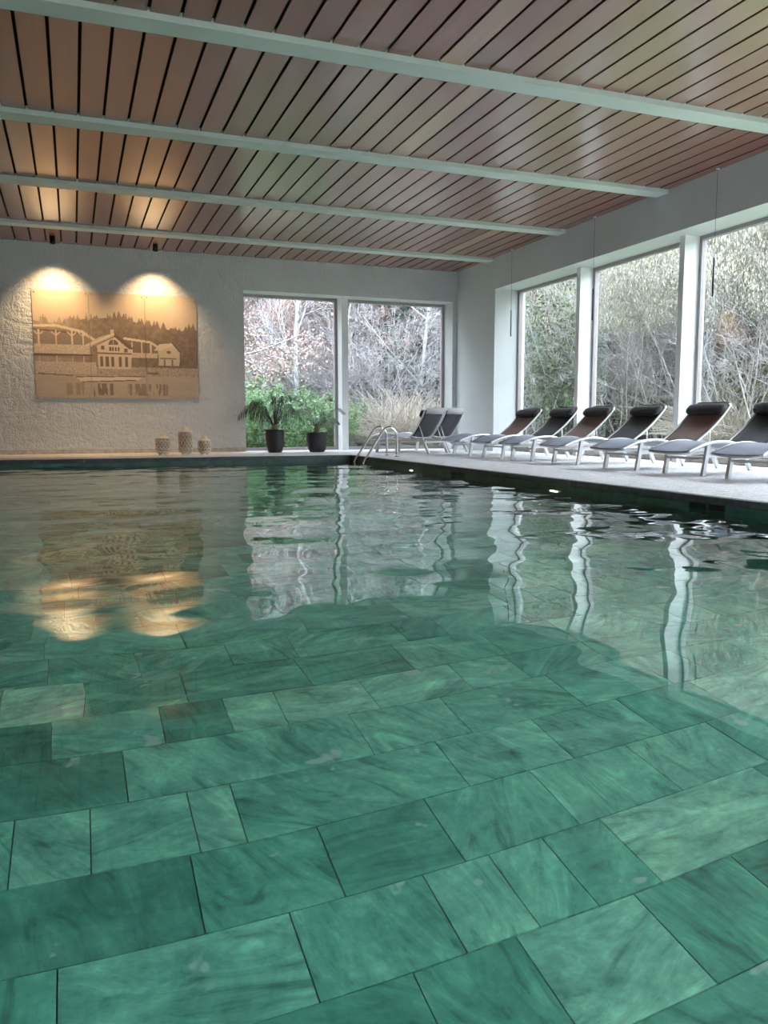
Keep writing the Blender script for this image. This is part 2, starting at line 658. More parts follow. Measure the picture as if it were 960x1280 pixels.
# ---- water body
gx, gy = 320, 574
xs = np.linspace(PX0 - .012, PX1 + .012, gx)
ys = np.linspace(PY0 - .012, PY1 + .012, gy)
X, Y = np.meshgrid(xs, ys)
Z = np.zeros_like(X)
wr = np.random.RandomState(5)
for i in range(46):
    lam = .22 * (6.5 ** wr.rand())
    th = wr.rand() * 2 * math.pi
    kx, ky = math.cos(th) * 2 * math.pi / lam, math.sin(th) * 2 * math.pi / lam
    slope = .0072 * (lam / .5) ** .2
    # envelope: wave groups
    ex, ey = wr.rand() * 6.28, wr.rand() * 6.28
    env = .55 + .45 * np.sin(X * (.6 + wr.rand()) + ex) * np.sin(Y * (.6 + wr.rand()) + ey)
    Z += slope * lam / 6.283 * np.sin(kx * X + ky * Y + wr.rand() * 6.283) * env
for i in range(26):
    lam = .12 * (2.4 ** wr.rand())
    th = wr.rand() * 2 * math.pi
    kx, ky = math.cos(th) * 2 * math.pi / lam, math.sin(th) * 2 * math.pi / lam
    env = np.clip(.25 + np.sin(X * (.8 + wr.rand()) + wr.rand() * 6.28) * np.sin(Y * (.8 + wr.rand()) + wr.rand() * 6.28), 0, 1)
    far_f = np.clip((np.hypot(X, Y) - 2.2) / 3.0, 0, 1)
    Z += .0046 * lam / 6.283 * np.sin(kx * X + ky * Y + wr.rand() * 6.283) * env * far_f
calm = np.clip((np.hypot(X - .6, Y) - 1.3) / 2.0, .24, 1.0)      # the pool lies calmer towards its shallow end
Z *= calm
nv = gx * gy
V = np.stack([X, Y, Z + ZW], -1).reshape(-1, 3)
idx = np.arange(nv).reshape(gy, gx)
top = np.stack([idx[:-1, :-1], idx[:-1, 1:], idx[1:, 1:], idx[1:, :-1]], -1).reshape(-1, 4)
ring = list(idx[0, :]) + list(idx[1:, -1]) + list(idx[-1, -2::-1]) + list(idx[-2:0:-1, 0])
low = V[ring].copy()
low[:, 2] = ZF - .015
V2 = np.concatenate([V, low])
nr = len(ring)
faces = [tuple(int(i) for i in f) for f in top]
for i in range(nr):
    j = (i + 1) % nr
    faces.append((int(ring[i]), nv + i, nv + j, int(ring[j])))
faces.append(tuple(nv + i for i in range(nr))[::-1])
me = bpy.data.meshes.new('pool_water')
me.from_pydata([tuple(p) for p in V2.tolist()], [], faces)
sm = [True] * len(top) + [False] * (nr + 1)
me.polygons.foreach_set('use_smooth', sm)
me.materials.append(WATER)
me.update()
tag(put('pool_water', me), 'clear rippled green pool water', 'water', kind='stuff')

# ---- ceiling
ceiling = tag(MB().box(XL - .3, W + .7, YN - .3, D + .6, H + .035, H + .25).build('ceiling', GAP_SHADE),
              'wooden board ceiling with pale green beams', 'ceiling', kind='structure')
BEAM_F = [14.08 - 2.437 * i for i in range(8)]
BW = .235
_board = bevel_mesh(MB().box(-.5, .5, -.5, .5, -.5, .5).mesh('ceiling_board', WOOD_O), .0001, 1)
_board = MB().box(-.5, .5, -.5, .5, 0, 1).mesh('ceiling_board', WOOD_O)
for i, y in enumerate(BEAM_F):
    MB().box(XL, W, y, y + BW, H - .05, H + .035).build('beam', BEAM_MAT, ceiling)
bays = [(BEAM_F[0] + BW, D)] + [(BEAM_F[i + 1] + BW, BEAM_F[i]) for i in range(7)] + [(YN, BEAM_F[7])]
far = MB()
K0, PITCHB = .175, .2423
for bi, (y0, y1) in enumerate(bays):
    if y1 <= y0: continue
    k = -20
    while True:
        x0 = K0 + k * PITCHB + .014
        x1 = x0 + PITCHB - .028
        k += 1
        if x1 < XL: continue
        if x0 > W - .02: break
        x0, x1 = max(x0, XL), min(x1, W)
        if bi <= 4 and x1 > -1.6:
            put('ceiling_board', _board, ceiling, ((x0 + x1) / 2, (y0 + y1) / 2, H + rnd.uniform(-.0015, .0015)), 0, (x1 - x0, y1 - y0 - .004, .02))
        else:
            far.box(x0, x1, y0 + .002, y1 - .002, H, H + .02)
tag(far.build('board_field', WOOD_I, ceiling), kind='stuff')

# ---- walls
def wall(name, boxes, mat, label):
    b = MB()
    for q in boxes:
        b.box(*q)
    return tag(b.build(name, mat), label, 'wall', kind='structure')


BX0, BX1, BZ = 3.11, 7.50, 3.05
wall_back = wall('wall_back', [(XL - .3, BX0, D, D + .55, -.3, H + .03), (BX1, W + .66, D, D + .55, -.3, H + .03),
                               (BX0, BX1, D, D + .55, BZ, H + .03)], PLASTER_B, 'white trowelled plaster wall with the picture')
Y_END = -2.6
wall_right = wall('wall_right', [(W, W + .66, YN - .3, D, LZ, H + .03), (W, W + .66, 14.0, D, -.3, LZ),
                                 (W, W + .66, YN - .3, Y_END, -.3, LZ)], PLASTER, 'white wall with tall windows behind the loungers')
wall('wall_left', [(XL - .3, XL, YN - .3, D, -.3, H + .03)], PLASTER, 'plain white wall on the far side of the pool')
NX = [(-3.6, -.3), (.3, 3.6), (4.2, 7.0)]  # invented window openings, unseen, added to light the pool floor from behind
_nb = [(XL - .3, W + .66, YN - .3, YN, LZ, H + .03)]
_xs = [XL - .3] + [v for q in NX for v in q] + [W + .66]
for _i in range(0, len(_xs), 2):
    _nb.append((_xs[_i], _xs[_i + 1], YN - .3, YN, -.3, LZ))
wall('wall_near', _nb, PLASTER, 'white wall with three wide added windows at the near end of the pool')

# columns between the windows of the right wall
COLS = [11.617, 9.18, 6.743, 4.306, 1.869, -.568]
for y in COLS:
    MB().box(7.85, W + .52, y - .05, y + .05, 0, LZ).build('column', WHITE_PAINT, wall_right)
MB().box(5.10, 5.235, D + .12, D + .46, 0, BZ).build('column', WHITE_PAINT, wall_back)

win_n = [0]


def window(x0, x1, y0, y1, z0, z1, axis, fw_, label):
    """frame ring and one pane; axis = the axis along which the window runs"""
    win_n[0] += 1
    r = empty('window_%d' % win_n[0], ((x0 + x1) / 2, (y0 + y1) / 2, z0))
    tag(r, label, 'window', kind='structure')
    cx, cy_ = (x0 + x1) / 2, (y0 + y1) / 2
    b = MB()
    if axis == 'y':
        hx, hy = (x1 - x0) / 2, (y1 - y0) / 2
        h = z1 - z0
        b.box(-hx, hx, -hy, hy, 0, fw_); b.box(-hx, hx, -hy, hy, h - fw_, h)
        b.box(-hx, hx, -hy, -hy + fw_, fw_, h - fw_); b.box(-hx, hx, hy - fw_, hy, fw_, h - fw_)
        b.build('window_frame', FRAME_GREY, r)
        MB().box(-.006, .006, -hy + fw_, hy - fw_, fw_, h - fw_).build('pane', GLASS, r)
    else:
        hx, hy = (x1 - x0) / 2, (y1 - y0) / 2
        h = z1 - z0
        b.box(-hx, hx, -hy, hy, 0, fw_); b.box(-hx, hx, -hy, hy, h - fw_, h)
        b.box(-hx, -hx + fw_, -hy, hy, fw_, h - fw_); b.box(hx - fw_, hx, -hy, hy, fw_, h - fw_)
        b.build('window_frame', FRAME_GREY, r)
        MB().box(-hx + fw_, hx - fw_, -.006, .006, fw_, h - fw_).build('pane', GLASS, r)
    return r


window(BX0, 5.10, D + .40, D + .48, 0, BZ, 'x', .06, 'tall window behind the potted palms')
window(5.235, BX1, D + .40, D + .48, 0, BZ, 'x', .06, 'tall window behind the pair of loungers turned to the woods')
for _i, (_a, _b) in enumerate(NX):
    window(_a, _b, YN - .22, YN - .14, 0, LZ, 'x', .06, 'added wide window of the near wall, %s' % ('farthest from the lounger wall', 'the middle one', 'beside the lounger wall')[_i])
edges = [14.0] + COLS + [Y_END]
for i in range(len(edges) - 1):
    yb = edges[i] - (0 if i == 0 else .05)
    ya = edges[i + 1] + (.05 if i < len(edges) - 2 else 0)
    window(W + .50, W + .58, ya, yb, .09, LZ, 'y', .05, '%s tall window of the lounger wall, counted from the room corner' % ('first', 'second', 'third', 'fourth', 'fifth', 'sixth', 'seventh')[i])
    MB().box(W + .42, W + .64, ya, yb, 0, .09).build('sill', BEIGE_STONE, wall_right)

# stone skirting below the picture, piece by piece
skirt = empty('baseboard_back', (0, D, 0))
tag(skirt, 'beige stone skirting along the picture wall', 'baseboard', kind='structure')
x = -4.4
while x < BX0 - .05:
    e = min(BX0, x + rnd.choice((.5, .62, .7)))
    MB().box(x + .003, e - .003, -.015, 0, 0, .078 + rnd.uniform(-.003, .003)).build('skirting_stone', BEIGE_STONE, skirt)
    x = e

# ================================================================== OBJECTS
def smooth_curve(pts, n):
    """Catmull-Rom through 2-D/3-D points"""
    P = [Vector(p) for p in pts]
    out = []
    for i in range(len(P) - 1):
        p0, p1, p2, p3 = P[max(i - 1, 0)], P[i], P[i + 1], P[min(i + 2, len(P) - 1)]
        for k in range(n):
            t = k / n
            out.append(.5 * ((2 * p1) + (p2 - p0) * t + (2 * p0 - 5 * p1 + 4 * p2 - p3) * t * t + (3 * p1 - p0 - 3 * p2 + p3) * t ** 3))
    out.append(P[-1])
    return out


# ---- sun lounger: u along its length (foot -> head), v across, z up
SEAT_PROF = [(-.22, 0, .262), (-.12, 0, .300), (.02, 0, .342), (.20, 0, .364), (.36, 0, .354), (.52, 0, .315), (.68, 0, .282), (.82, 0, .285)]
BACK_PROF = [(.80, 0, .272), (.95, 0, .368), (1.08, 0, .458), (1.18, 0, .540), (1.30, 0, .652), (1.40, 0, .765)]
LW = .285


def sheet(prof, half, thick, sag=0.0, n=4, segs=6):
    """sling sheet along a profile, sagging across"""
    c = smooth_curve(prof, n)
    mb = MB()
    vs, fs = [], []
    for side in (0, 1):
        for p in c:
            for k in range(segs + 1):
                v = -half + 2 * half * k / segs
                z = p.z - sag * (1 - (v / half) ** 2) - (thick if side else 0)
                vs.append((p.x, v, z))
    n1 = len(c) * (segs + 1)
    for i in range(len(c) - 1):
        for k in range(segs):
            a = i * (segs + 1) + k
            q = (a, a + segs + 1, a + segs + 2, a + 1)
            fs.append(q)
            fs.append(tuple(n1 + t for t in q[::-1]))
    for i in range(len(c) - 1):
        for k in (0, segs):
            a = i * (segs + 1) + k
            q = (a, a + segs + 1, n1 + a + segs + 1, n1 + a)
            fs.append(q if k == segs else q[::-1])
    for i in (0, len(c) - 1):
        for k in range(segs):
            a = i * (segs + 1) + k
            q = (a, a + 1, n1 + a + 1, n1 + a)
            fs.append(q if i == 0 else q[::-1])
    mb.add(vs, fs, True)
    return mb


BACK_UP = [(.80, 0, .272), (.90, 0, .375), (.98, 0, .48), (1.05, 0, .58), (1.11, 0, .68), (1.16, 0, .79)]


def make_lounger(back_mat, BACK_PROF=BACK_PROF):
    r = empty('sun_lounger')
    # side rails of the seat
    for s in (-1, 1):
        c = [(p.x, s * LW, p.z - .012) for p in smooth_curve(SEAT_PROF, 4)]
        MB().tube(c, .017, 8).build('side_rail', ALU, r)
        # straight lower rail from front to rear leg
        MB().bar((.02, s * (LW - .012), .205), (1.18, s * (LW - .012), .235), .022, .036).build('lower_rail', ALU, r)
        # legs: splayed, flat section
        MB().bar((.055, s * (LW - .008), .345), (-.005, s * (LW - .008), 0.0), .036, .044, (1, 0, .2)).build('leg', ALU, r)
        MB().bar((1.10, s * (LW - .008), .262), (1.245, s * (LW - .008), 0.0), .036, .044, (1, 0, .5)).build('leg', ALU, r)
        # post that carries the seat rail at the hip
        MB().bar((.72, s * (LW - .006), .215), (.74, s * (LW - .006), .275), .02, .03, (1, 0, 0)).build('bracket', ALU, r)
    MB().bar((.03, -LW, .180), (.03, LW, .180), .03, .026).build('crossbar', ALU, r)
    MB().bar((1.14, -LW, .205), (1.14, LW, .205), .03, .026).build('crossbar', ALU, r)
    MB().tube([(-.215, -LW, .252), (-.225, -LW * .6, .238), (-.227, 0, .232), (-.225, LW * .6, .238), (-.215, LW, .252)], .013, 8).build('foot_bar', ALU, r)
    # seat sling
    s_ = sheet([(-.235, 0, .262)] + SEAT_PROF[1:], LW - .012, .012, .012).build('seat_sling', SLING_GREY, r)
    # backrest
    bk = BACK_PROF
    c = smooth_curve(bk, 4)
    bf = MB()
    for s in (-1, 1):
        bf.tube([(p.x, s * LW, p.z) for p in c], .015, 8)
    e = c[-1]
    bf.tube([(e.x, -LW, e.z), (e.x, LW, e.z)], .014, 8)
    e0 = c[0]
    bf.tube([(e0.x + .06, -LW, e0.z + .03), (e0.x + .075, -LW * .5, e0.z + .008), (e0.x + .075, LW * .5, e0.z + .008), (e0.x + .06, LW, e0.z + .03)], .012, 8)
    bfo = bf.build('backrest_frame', ALU, r)
    sheet([tuple(p) for p in [Vector(q) + Vector((0, 0, .004)) for q in bk]], LW - .010, .010, .010).build('backrest_sling', back_mat, r)
    # stay that props the backrest
    for s in (-1, 1):
        MB().tube([(bk[2][0] + .03, s * (LW - .03), bk[2][2] + .02), (1.12, s * (LW - .03), .235)], .009, 6).build('stay', ALU, r)
    # pillow rolled over the top of the backrest
    d = (Vector(bk[-1]) - Vector(bk[-2])).normalized()
    nrm = Vector((-d.z, 0, d.x))
    pc = Vector(bk[-1]) - d * .105 + nrm * .042
    pm = MB()
    vs, fs = [], []
    nu, nvv = 14, 9
    for j in range(nvv + 1):
        v = -1 + 2 * j / nvv
        endr = (1 - abs(v) ** 7) ** .5 if abs(v) < 1 else 0.0
        sc_ = .93 + .07 * endr if abs(v) < 1 else .84
        for k in range(nu):
            a = 2 * math.pi * k / nu
            pr = pc + d * (.078 * math.copysign(abs(math.cos(a)) ** .75, math.cos(a)) * sc_) + nrm * (.048 * math.copysign(abs(math.sin(a)) ** .75, math.sin(a)) * sc_ * (1 + .06 * math.sin(3 * v + k)))
            vs.append((pr.x, v * (LW - .004), pr.z))
    for j in range(nvv):
        for k in range(nu):
            k2 = (k + 1) % nu
            fs.append((j * nu + k, j * nu + k2, (j + 1) * nu + k2, (j + 1) * nu + k))
    fs.append(tuple(range(nu))[::-1])
    fs.append(tuple(nvv * nu + k for k in range(nu)))
    pm.add(vs, fs, True)
    pil = pm.build('headrest_pillow', PILLOW, r)
    # strap band over the back
    q = [Vector(bk[-1]) + nrm * .03 + d * .02, Vector(bk[-1]) + d * .035 - nrm * .005, Vector(bk[-1]) - nrm * .022 - d * .01, Vector(bk[-1]) - nrm * .020 - d * .08]
    vs, fs = [], []
    for p in q:
        vs += [(p.x, -LW + .03, p.z), (p.x, LW - .03, p.z)]
    for i in range(len(q) - 1):
        fs.append((2 * i, 2 * i + 1, 2 * i + 3, 2 * i + 2))
    st = MB(); st.add(vs, fs, True)
    o = st.build('strap', STRAP_PALE, pil)
    sol = o.modifiers.new('thickness', 'SOLIDIFY'); sol.thickness = .004
    return r


L_br = make_lounger(SLING_BROWN)
L_bk = make_lounger(SLING_BLACK)
ROW = [  # x, y of the front legs' middle, heading, backrest, label
    (6.15, 12.42, R(3), 'br', 'brown-backed sun lounger of the window row beside the room corner'),
    (6.14, 11.31, R(3), 'bk', 'black-backed sun lounger in front of the first window column from the room corner'),
    (6.10, 10.36, R(1), 'br', 'brown-backed sun lounger in front of the second window from the room corner'),
    (6.13, 9.27, R(1), 'bk', 'black-backed sun lounger between the first and second window columns'),
    (6.02, 7.95, R(3), 'br', 'brown-backed sun lounger in front of the second window column from the room corner'),
    (6.03, 6.90, R(2), 'bk', 'black-backed sun lounger in front of the third window from the room corner'),
    (5.98, 5.92, R(4), 'br', 'sun lounger at the end of the window row, foot end beside the skimmer opening'),
]
used = set()
for (x, y, a, kind, lab) in ROW:
    src = L_br if kind == 'br' else L_bk
    o = src if kind not in used else copy_tree(src)
    used.add(kind)
    o.location = (x, y, 0)
    o.rotation_euler = (0, 0, a)
    tag(o, lab, 'sun lounger', 'sun loungers along the windows')
L_up = make_lounger(SLING_BLACK, BACK_UP)
for i, (x, y, a, lab) in enumerate(((5.587, 14.51, R(-62.5), 'black sun lounger facing the woods, beside the pool ladder'),
                                    (6.19, 14.91, R(-62.5), 'black sun lounger facing the woods, beside the room corner'))):
    o = L_up if i == 0 else copy_tree(L_up)
    o.location = (x, y, 0)
    o.rotation_euler = (0, 0, a)
    tag(o, lab, 'sun lounger', 'sun loungers turned to the woods')

# ---- pool ladder
lad = empty('pool_ladder', (4.95, 12.62, 0))
tag(lad, 'steel pool ladder with two arched handrails at the pool corner', 'ladder')
for dy in (-.23, .23):
    pts = [(0, dy, 0), (0, dy, .30), (-.015, dy, .38), (-.065, dy, .445), (-.13, dy, .475), (-.20, dy, .462), (-.26, dy, .40), (-.50, dy, .03), (-.575, dy, -.09), (-.60, dy, -.25), (-.60, dy, -.85)]
    MB().tube(smooth_curve(pts, 5), .021, 12).build('handrail', STEEL, lad)
    MB().lathe([(0, .014), (.045, .014), (.055, 0)], 20, (0, dy, 0)).build('floor_flange', STEEL, lad)
for z in (-.30, -.55, -.80):
    MB().bar((-.60, -.23, z), (-.60, .23, z), .07, .02).build('step', STEEL, lad)

# ---- underwater lights
LAMP_GLOW = emit_mat('pool_lamp_glow', (1.0, .86, .55), 22.0)
for (y, lab) in ((6.89, 'round underwater pool light in the wall beside the middle loungers'), (10.53, 'round underwater pool light in the wall near the pool ladder')):
    r = empty('pool_light', (PX1 - .002, y, ZW - .24))
    tag(r, lab, 'light', 'underwater pool lights')
    pr = [(0.0, .012), (.075, .012)]
    lens = MB().lathe(pr, 24).build('lens', LAMP_GLOW, r); lens.rotation_euler = (0, R(-90), 0)
    ring = MB().lathe([(.075, .010), (.078, .018), (.095, .016), (.10, 0)], 24).build('bezel', STEEL, r); ring.rotation_euler = (0, R(-90), 0)

# ---- potted palms
LEAF_DARK = simple('palm_leaf_dark', (0.03, 0.055, 0.028), 0.45, var=.3, scale=25)
LEAF_MID = simple('palm_leaf_green', (0.12, 0.21, 0.12), 0.45, var=.3, scale=25)
STALK = simple('palm_stalk', (0.20, 0.19, 0.10), 0.7, var=.3, scale=25)


def frond_mesh(name, length, rise, droop, nleaf, leaf, mat, hang, seed):
    rr = random.Random(seed)
    mb = MB()
    c = []
    for i in range(13):
        t = i / 12
        c.append(Vector((length * (t ** .9) * (1 - .12 * t), 0, rise * math.sin(min(1, t * 1.05) * math.pi * .62) - droop * t ** 2.4)))
    mb.tube(c, [.009 * (1 - .8 * i / 12) + .001 for i in range(13)], 5)
    for i in range(nleaf):
        t = .22 + .76 * i / (nleaf - 1)
        k = t * 12
        a = int(min(11, k)); f = k - a
        p = c[a].lerp(c[a + 1], f)
        tg = (c[a + 1] - c[a]).normalized()
        for s in (-1, 1):
            ll = leaf * (math.sin(math.pi * min(1, .18 + t * .78)) ** .7) * rr.uniform(.85, 1.1)
            dr = (tg * .55 + Vector((0, s * .8, -hang * rr.uniform(.7, 1.2)))).normalized()
            w = .008 * rr.uniform(.8, 1.2)
            sd = dr.cross(Vector((0, 0, 1)))
            sd = sd.normalized() if sd.length > .01 else Vector((0, 1, 0))
            q1, q2 = p + dr * ll * .45 + Vector((0, 0, -.01)), p + dr * ll + Vector((0, 0, -hang * .12 * ll * 4))
            vs = [p - sd * w * .5, p + sd * w * .5, q1 + sd * w, q1 - sd * w, q2]
            mb.add(vs, [(0, 1, 2, 3), (3, 2, 4)])
    return mb.mesh(name, mat)


def pot(prof, r):
    MB().lathe(prof, 40).build('pot', POT_MAT, r)
    zi = [z for (_, z) in prof]
    rim = [p for p in prof if p[1] == max(zi)][0]
    MB().lathe([(0, max(zi) - .03), (rim[0] - .01, max(zi) - .03)], 32).build('soil', SOIL, r)


p1 = empty('potted_palm', (3.52, 14.97, 0))
tag(p1, 'drooping feathery palm in a tall charcoal barrel pot by the window', 'potted plant', 'potted palms')
pot([(0, 0), (.115, 0), (.135, .03), (.160, .14), (.174, .27), (.176, .36), (.172, .425), (.158, .43), (.152, .425), (.150, .38)], p1)
MB().lathe([(.05, .38), (.065, .44), (.055, .50), (.02, .54)], 14).build('stem', STALK, p1)
fm = [frond_mesh('frond', .78, .52, .30, 15, .23, LEAF_DARK, 1.3, 1), frond_mesh('frond', .58, .58, .16, 14, .21, LEAF_DARK, 1.1, 2), frond_mesh('frond', .36, .62, .04, 12, .17, LEAF_DARK, .8, 3)]
for i in range(12):
    o = put('frond', fm[i % 3], p1, (0, 0, .47), i * 2.399 + .3)
    s = rnd.uniform(.85, 1.1); o.scale = (s, s, s)
p2 = empty('potted_palm', (4.33, 14.95, 0))
tag(p2, 'stiff fan-leaved palm in a low rounded charcoal pot by the window', 'potted plant', 'potted palms')
pot([(0, 0), (.13, 0), (.165, .04), (.190, .13), (.198, .24), (.198, .355), (.192, .372), (.178, .372), (.174, .36), (.172, .33)], p2)
MB().lathe([(.04, .33), (.05, .42), (.045, .50), (.015, .56)], 14).build('stem', STALK, p2)
fm = [frond_mesh('frond', .66, .44, .10, 20, .24, LEAF_MID, .35, 5), frond_mesh('frond', .52, .62, .04, 20, .22, LEAF_MID, .3, 6), frond_mesh('frond', .60, .30, .16, 18, .22, LEAF_MID, .5, 7)]
for i in range(13):
    o = put('frond', fm[i % 3], p2, (0, 0, .44), i * 2.399)
    s = rnd.uniform(.8, 1.05); o.scale = (s, s, s)

# ---- lanterns on the ledge below the picture
LAT = simple('woven_cream_cane', (0.76, 0.66, 0.51), 0.7, var=.2, scale=40)
LIN = simple('lantern_lining', (0.46, 0.38, 0.28), 0.8, var=.2, scale=30)


def lantern(x, y, r, h, neck, lab):
    o = empty('lantern', (x, y, 0))
    tag(o, lab, 'lantern', 'woven lanterns below the picture')
    f = .025
    hb = h - .05
    prof = [(r * .72, f), (r * .93, f + .03), (r, f + .075), (r, hb - .07), (r * .93, hb - .03), (r * .62, hb)]
    MB().lathe([(p[0] - .012, p[1]) for p in prof], 28).build('lining', LIN, o)
    # lattice of crossing canes, ring bands
    for sgn in (1, -1):
        for k in range(12):
            pts = []
            for i in range(15):
                t = i / 14
                z = f + .03 + t * (hb - f - .06)
                rr = r * (1 - .10 * (abs(2 * t - 1) ** 6))
                a = 2 * math.pi * k / 12 + sgn * t * 1.9 * (h / .5)
                pts.append((rr * math.cos(a), rr * math.sin(a), z))
            MB().tube(pts, .0075, 4).build('cane', LAT, o)
    for (rr, z) in ((r * .93, f + .03), (r * 1.005, f + .08), (r * 1.005, hb - .075), (r * .93, hb - .03)):
        pts = [(rr * math.cos(a * math.pi / 12), rr * math.sin(a * math.pi / 12), z) for a in range(25)]
        MB().tube(pts, .009, 6, False).build('band', LAT, o)
    MB().lathe([(r * .95, hb - .03), (r * .85, hb - .01), (neck + .01, hb + .005), (neck, hb + .012), (neck, h), (neck - .012, h), (neck - .014, hb)], 28).build('shoulder', LAT, o)
    MB().lathe([(0, f), (r * .72, f), (r * .93, f + .03)], 24).build('base', LAT, o)
    for k in range(4):
        a = k * math.pi / 2 + .5
        MB().lathe([(0, 0), (.013, 0), (.016, f + .004), (0, f + .004)], 8, (r * .6 * math.cos(a), r * .6 * math.sin(a), 0)).build('foot', LAT, o)


lantern(1.43, 14.45, .118, .365, .055, 'medium cream cane lantern standing beside the tallest lantern')
lantern(1.82, 14.47, .119, .475, .058, 'tallest cream cane lantern in the middle of the three')
lantern(2.135, 14.42, .110, .320, .045, 'smallest cream cane lantern, nearest the window palms')

# ---- picture in three panels: an old sepia view of boathouses on a lake
def sepia_raster(w, h):
    u, v = np.meshgrid((np.arange(w) + .5) / w, (np.arange(h) + .5) / h)
    r_ = np.random.RandomState(3)

    def vnoise(sx, sy, seed):
        q = np.random.RandomState(seed).rand(sy + 2, sx + 2)
        gx_, gy_ = u * sx, v * sy
        ix, iy = gx_.astype(int), gy_.astype(int)
        fx, fy = gx_ - ix, gy_ - iy
        return (q[iy, ix] * (1 - fx) + q[iy, ix + 1] * fx) * (1 - fy) + (q[iy + 1, ix] * (1 - fx) + q[iy + 1, ix + 1] * fx) * fy
    T = np.full((h, w), .80)
    T += .03 * (vnoise(6, 4, 1) - .5)
    # wooded hill with a jagged top
    j = np.zeros(w)
    for k in range(70):
        c, ww, hh = r_.rand(), .006 + .012 * r_.rand(), .02 + .06 * r_.rand()
        j = np.maximum(j, hh * np.clip(1 - np.abs((np.arange(w) + .5) / w - c) / ww, 0, 1))
    uu = (np.arange(w) + .5) / w
    line = .285 - .05 * np.exp(-((uu - .45) / .18) ** 2) + .03 * uu + .02 * np.sin(uu * 9) - j
    hill = v > line[None, :]
    T[hill] = (.40 + .16 * (vnoise(60, 40, 2) - .5) + .10 * (1 - u) + .14 * np.exp(-((u - .12) / .2) ** 2))[hill]

    def rect(a, b_, c, d_, val, noise=0.0):
        mk = (u > a) & (u < b_) & (v > c) & (v < d_)
        T[mk] = val + (noise * (r_.rand(int(mk.sum())) - .5) if noise else 0)

    def poly(pts, val):
        mk = np.zeros_like(u, bool)
        n_ = len(pts)
        for i in range(n_):
            (x1, y1), (x2, y2) = pts[i], pts[(i + 1) % n_]
            cond = ((y1 > v) != (y2 > v)) & (u < (x2 - x1) * (v - y1) / ((y2 - y1) + 1e-12) + x1)
            mk ^= cond
        T[mk] = val

    def line_(x1, y1, x2, y2, th, val):
        dx, dy = x2 - x1, y2 - y1
        L_ = dx * dx + dy * dy
        t = np.clip(((u - x1) * dx + (v - y1) * dy) / L_, 0, 1)
        dd = np.hypot((u - x1 - t * dx) * 1.5, v - y1 - t * dy)
        T[dd < th] = val
    # water
    rect(0, 1, .775, 1, .74, .06)
    T[(v > .8)] += .05 * (vnoise(14, 60, 4) - .5)[v > .8]
    for (a, b_, s) in ((.34, .46, .30), (.55, .80, .22), (.18, .30, .12)):
        mk = (u > a) & (u < b_) & (v > .86) & (v < .975)
        T[mk] -= s * (vnoise(90, 8, 6)[mk] > .45)
    # shore band of people and boats
    rect(0, 1, .70, .785, .66, .36)
    rect(0, .36, .66, .78, .78, .26)
    # left pavilion
    rect(0.0, .345, .36, .62, .52, .12)
    line_(0, .335, .13, .325, .012, .90); line_(.13, .325, .285, .375, .012, .88); line_(.285, .375, .36, .455, .014, .86)
    line_(0, .365, .28, .395, .006, .30)
    for c in (.03, .13, .225, .29):
        line_(c, .37, c, .50, .006, .90)
        line_(c - .025, .385, c, .42, .005, .86); line_(c + .025, .385, c, .42, .005, .86)
    rect(0, .33, .50, .585, .82, .26)
    line_(0, .60, .34, .595, .007, .28)
    for c in (.03, .13, .225, .29):
        line_(c, .61, c, .68, .005, .84)
    # right pavilion
    rect(.56, .74, .45, .62, .42, .12)
    line_(.54, .425, .70, .455, .011, .90); line_(.70, .455, .75, .505, .011, .86)
    for c in (.585, .645, .70):
        line_(c, .46, c, .56, .006, .88)
    rect(.56, .74, .56, .61, .80, .25)
    # middle chalet
    poly([(.37, .50), (.48, .415), (.585, .51), (.575, .72), (.375, .72)], .84)
    poly([(.30, .50), (.385, .42), (.48, .375), (.485, .40), (.38, .475), (.33, .515)], .78)
    poly([(.48, .375), (.60, .525), (.565, .525), (.475, .41)], .30)
    line_(.31, .505, .475, .385, .006, .92)
    rect(.455, .475, .345, .385, .80)
    mk = (np.hypot((u - .47) * 1.5, v - .485) < .045) & (v < .49)
    T[mk] = .34
    line_(.47, .44, .47, .49, .004, .85)
    for c in (.445, .462, .48, .497):
        rect(c, c + .011, .51, .55, .30)
    rect(.395, .415, .50, .54, .36); rect(.535, .555, .52, .56, .36)
    rect(.37, .58, .565, .578, .42)
    for c in (.385, .42, .455, .50, .54):
        rect(c, c + .018, .60, .70, .36, .15)
    # small chalet
    poly([(.745, .53), (.84, .47), (.885, .55), (.88, .68), (.75, .68)], .80)
    poly([(.72, .53), (.755, .47), (.85, .455), (.845, .475), (.76, .535)], .86)
    line_(.84, .46, .89, .54, .007, .32)
    rect(.80, .825, .53, .56, .36); rect(.76, .86, .60, .612, .4); rect(.78, .79, .62, .68, .45); rect(.83, .84, .62, .68, .45)
    # moored boats
    poly([(.23, .795), (.66, .785), (.62, .822), (.27, .845)], .92)
    line_(.24, .80, .66, .788, .005, .40); line_(.28, .848, .60, .826, .005, .36)
    line_(.68, .755, .74, .758, .010, .40)
    line_(.02, .775, .22, .79, .006, .44)
    T += .05 * (r_.rand(h, w) - .5)
    return np.clip(T, .05, 1)


PW, PH = 282, 186
RAST = sepia_raster(PW, PH)
lo_c, hi_c = np.array([.10, .060, .038]), np.array([.88, .70, .51])


def print_mat():
    t = NT('sepia_print')
    a = t.n('ShaderNodeVertexColor')
    a.layer_name = 'print'
    t.color(a.outputs[0])
    t.set(Roughness=0.5)
    return t.m


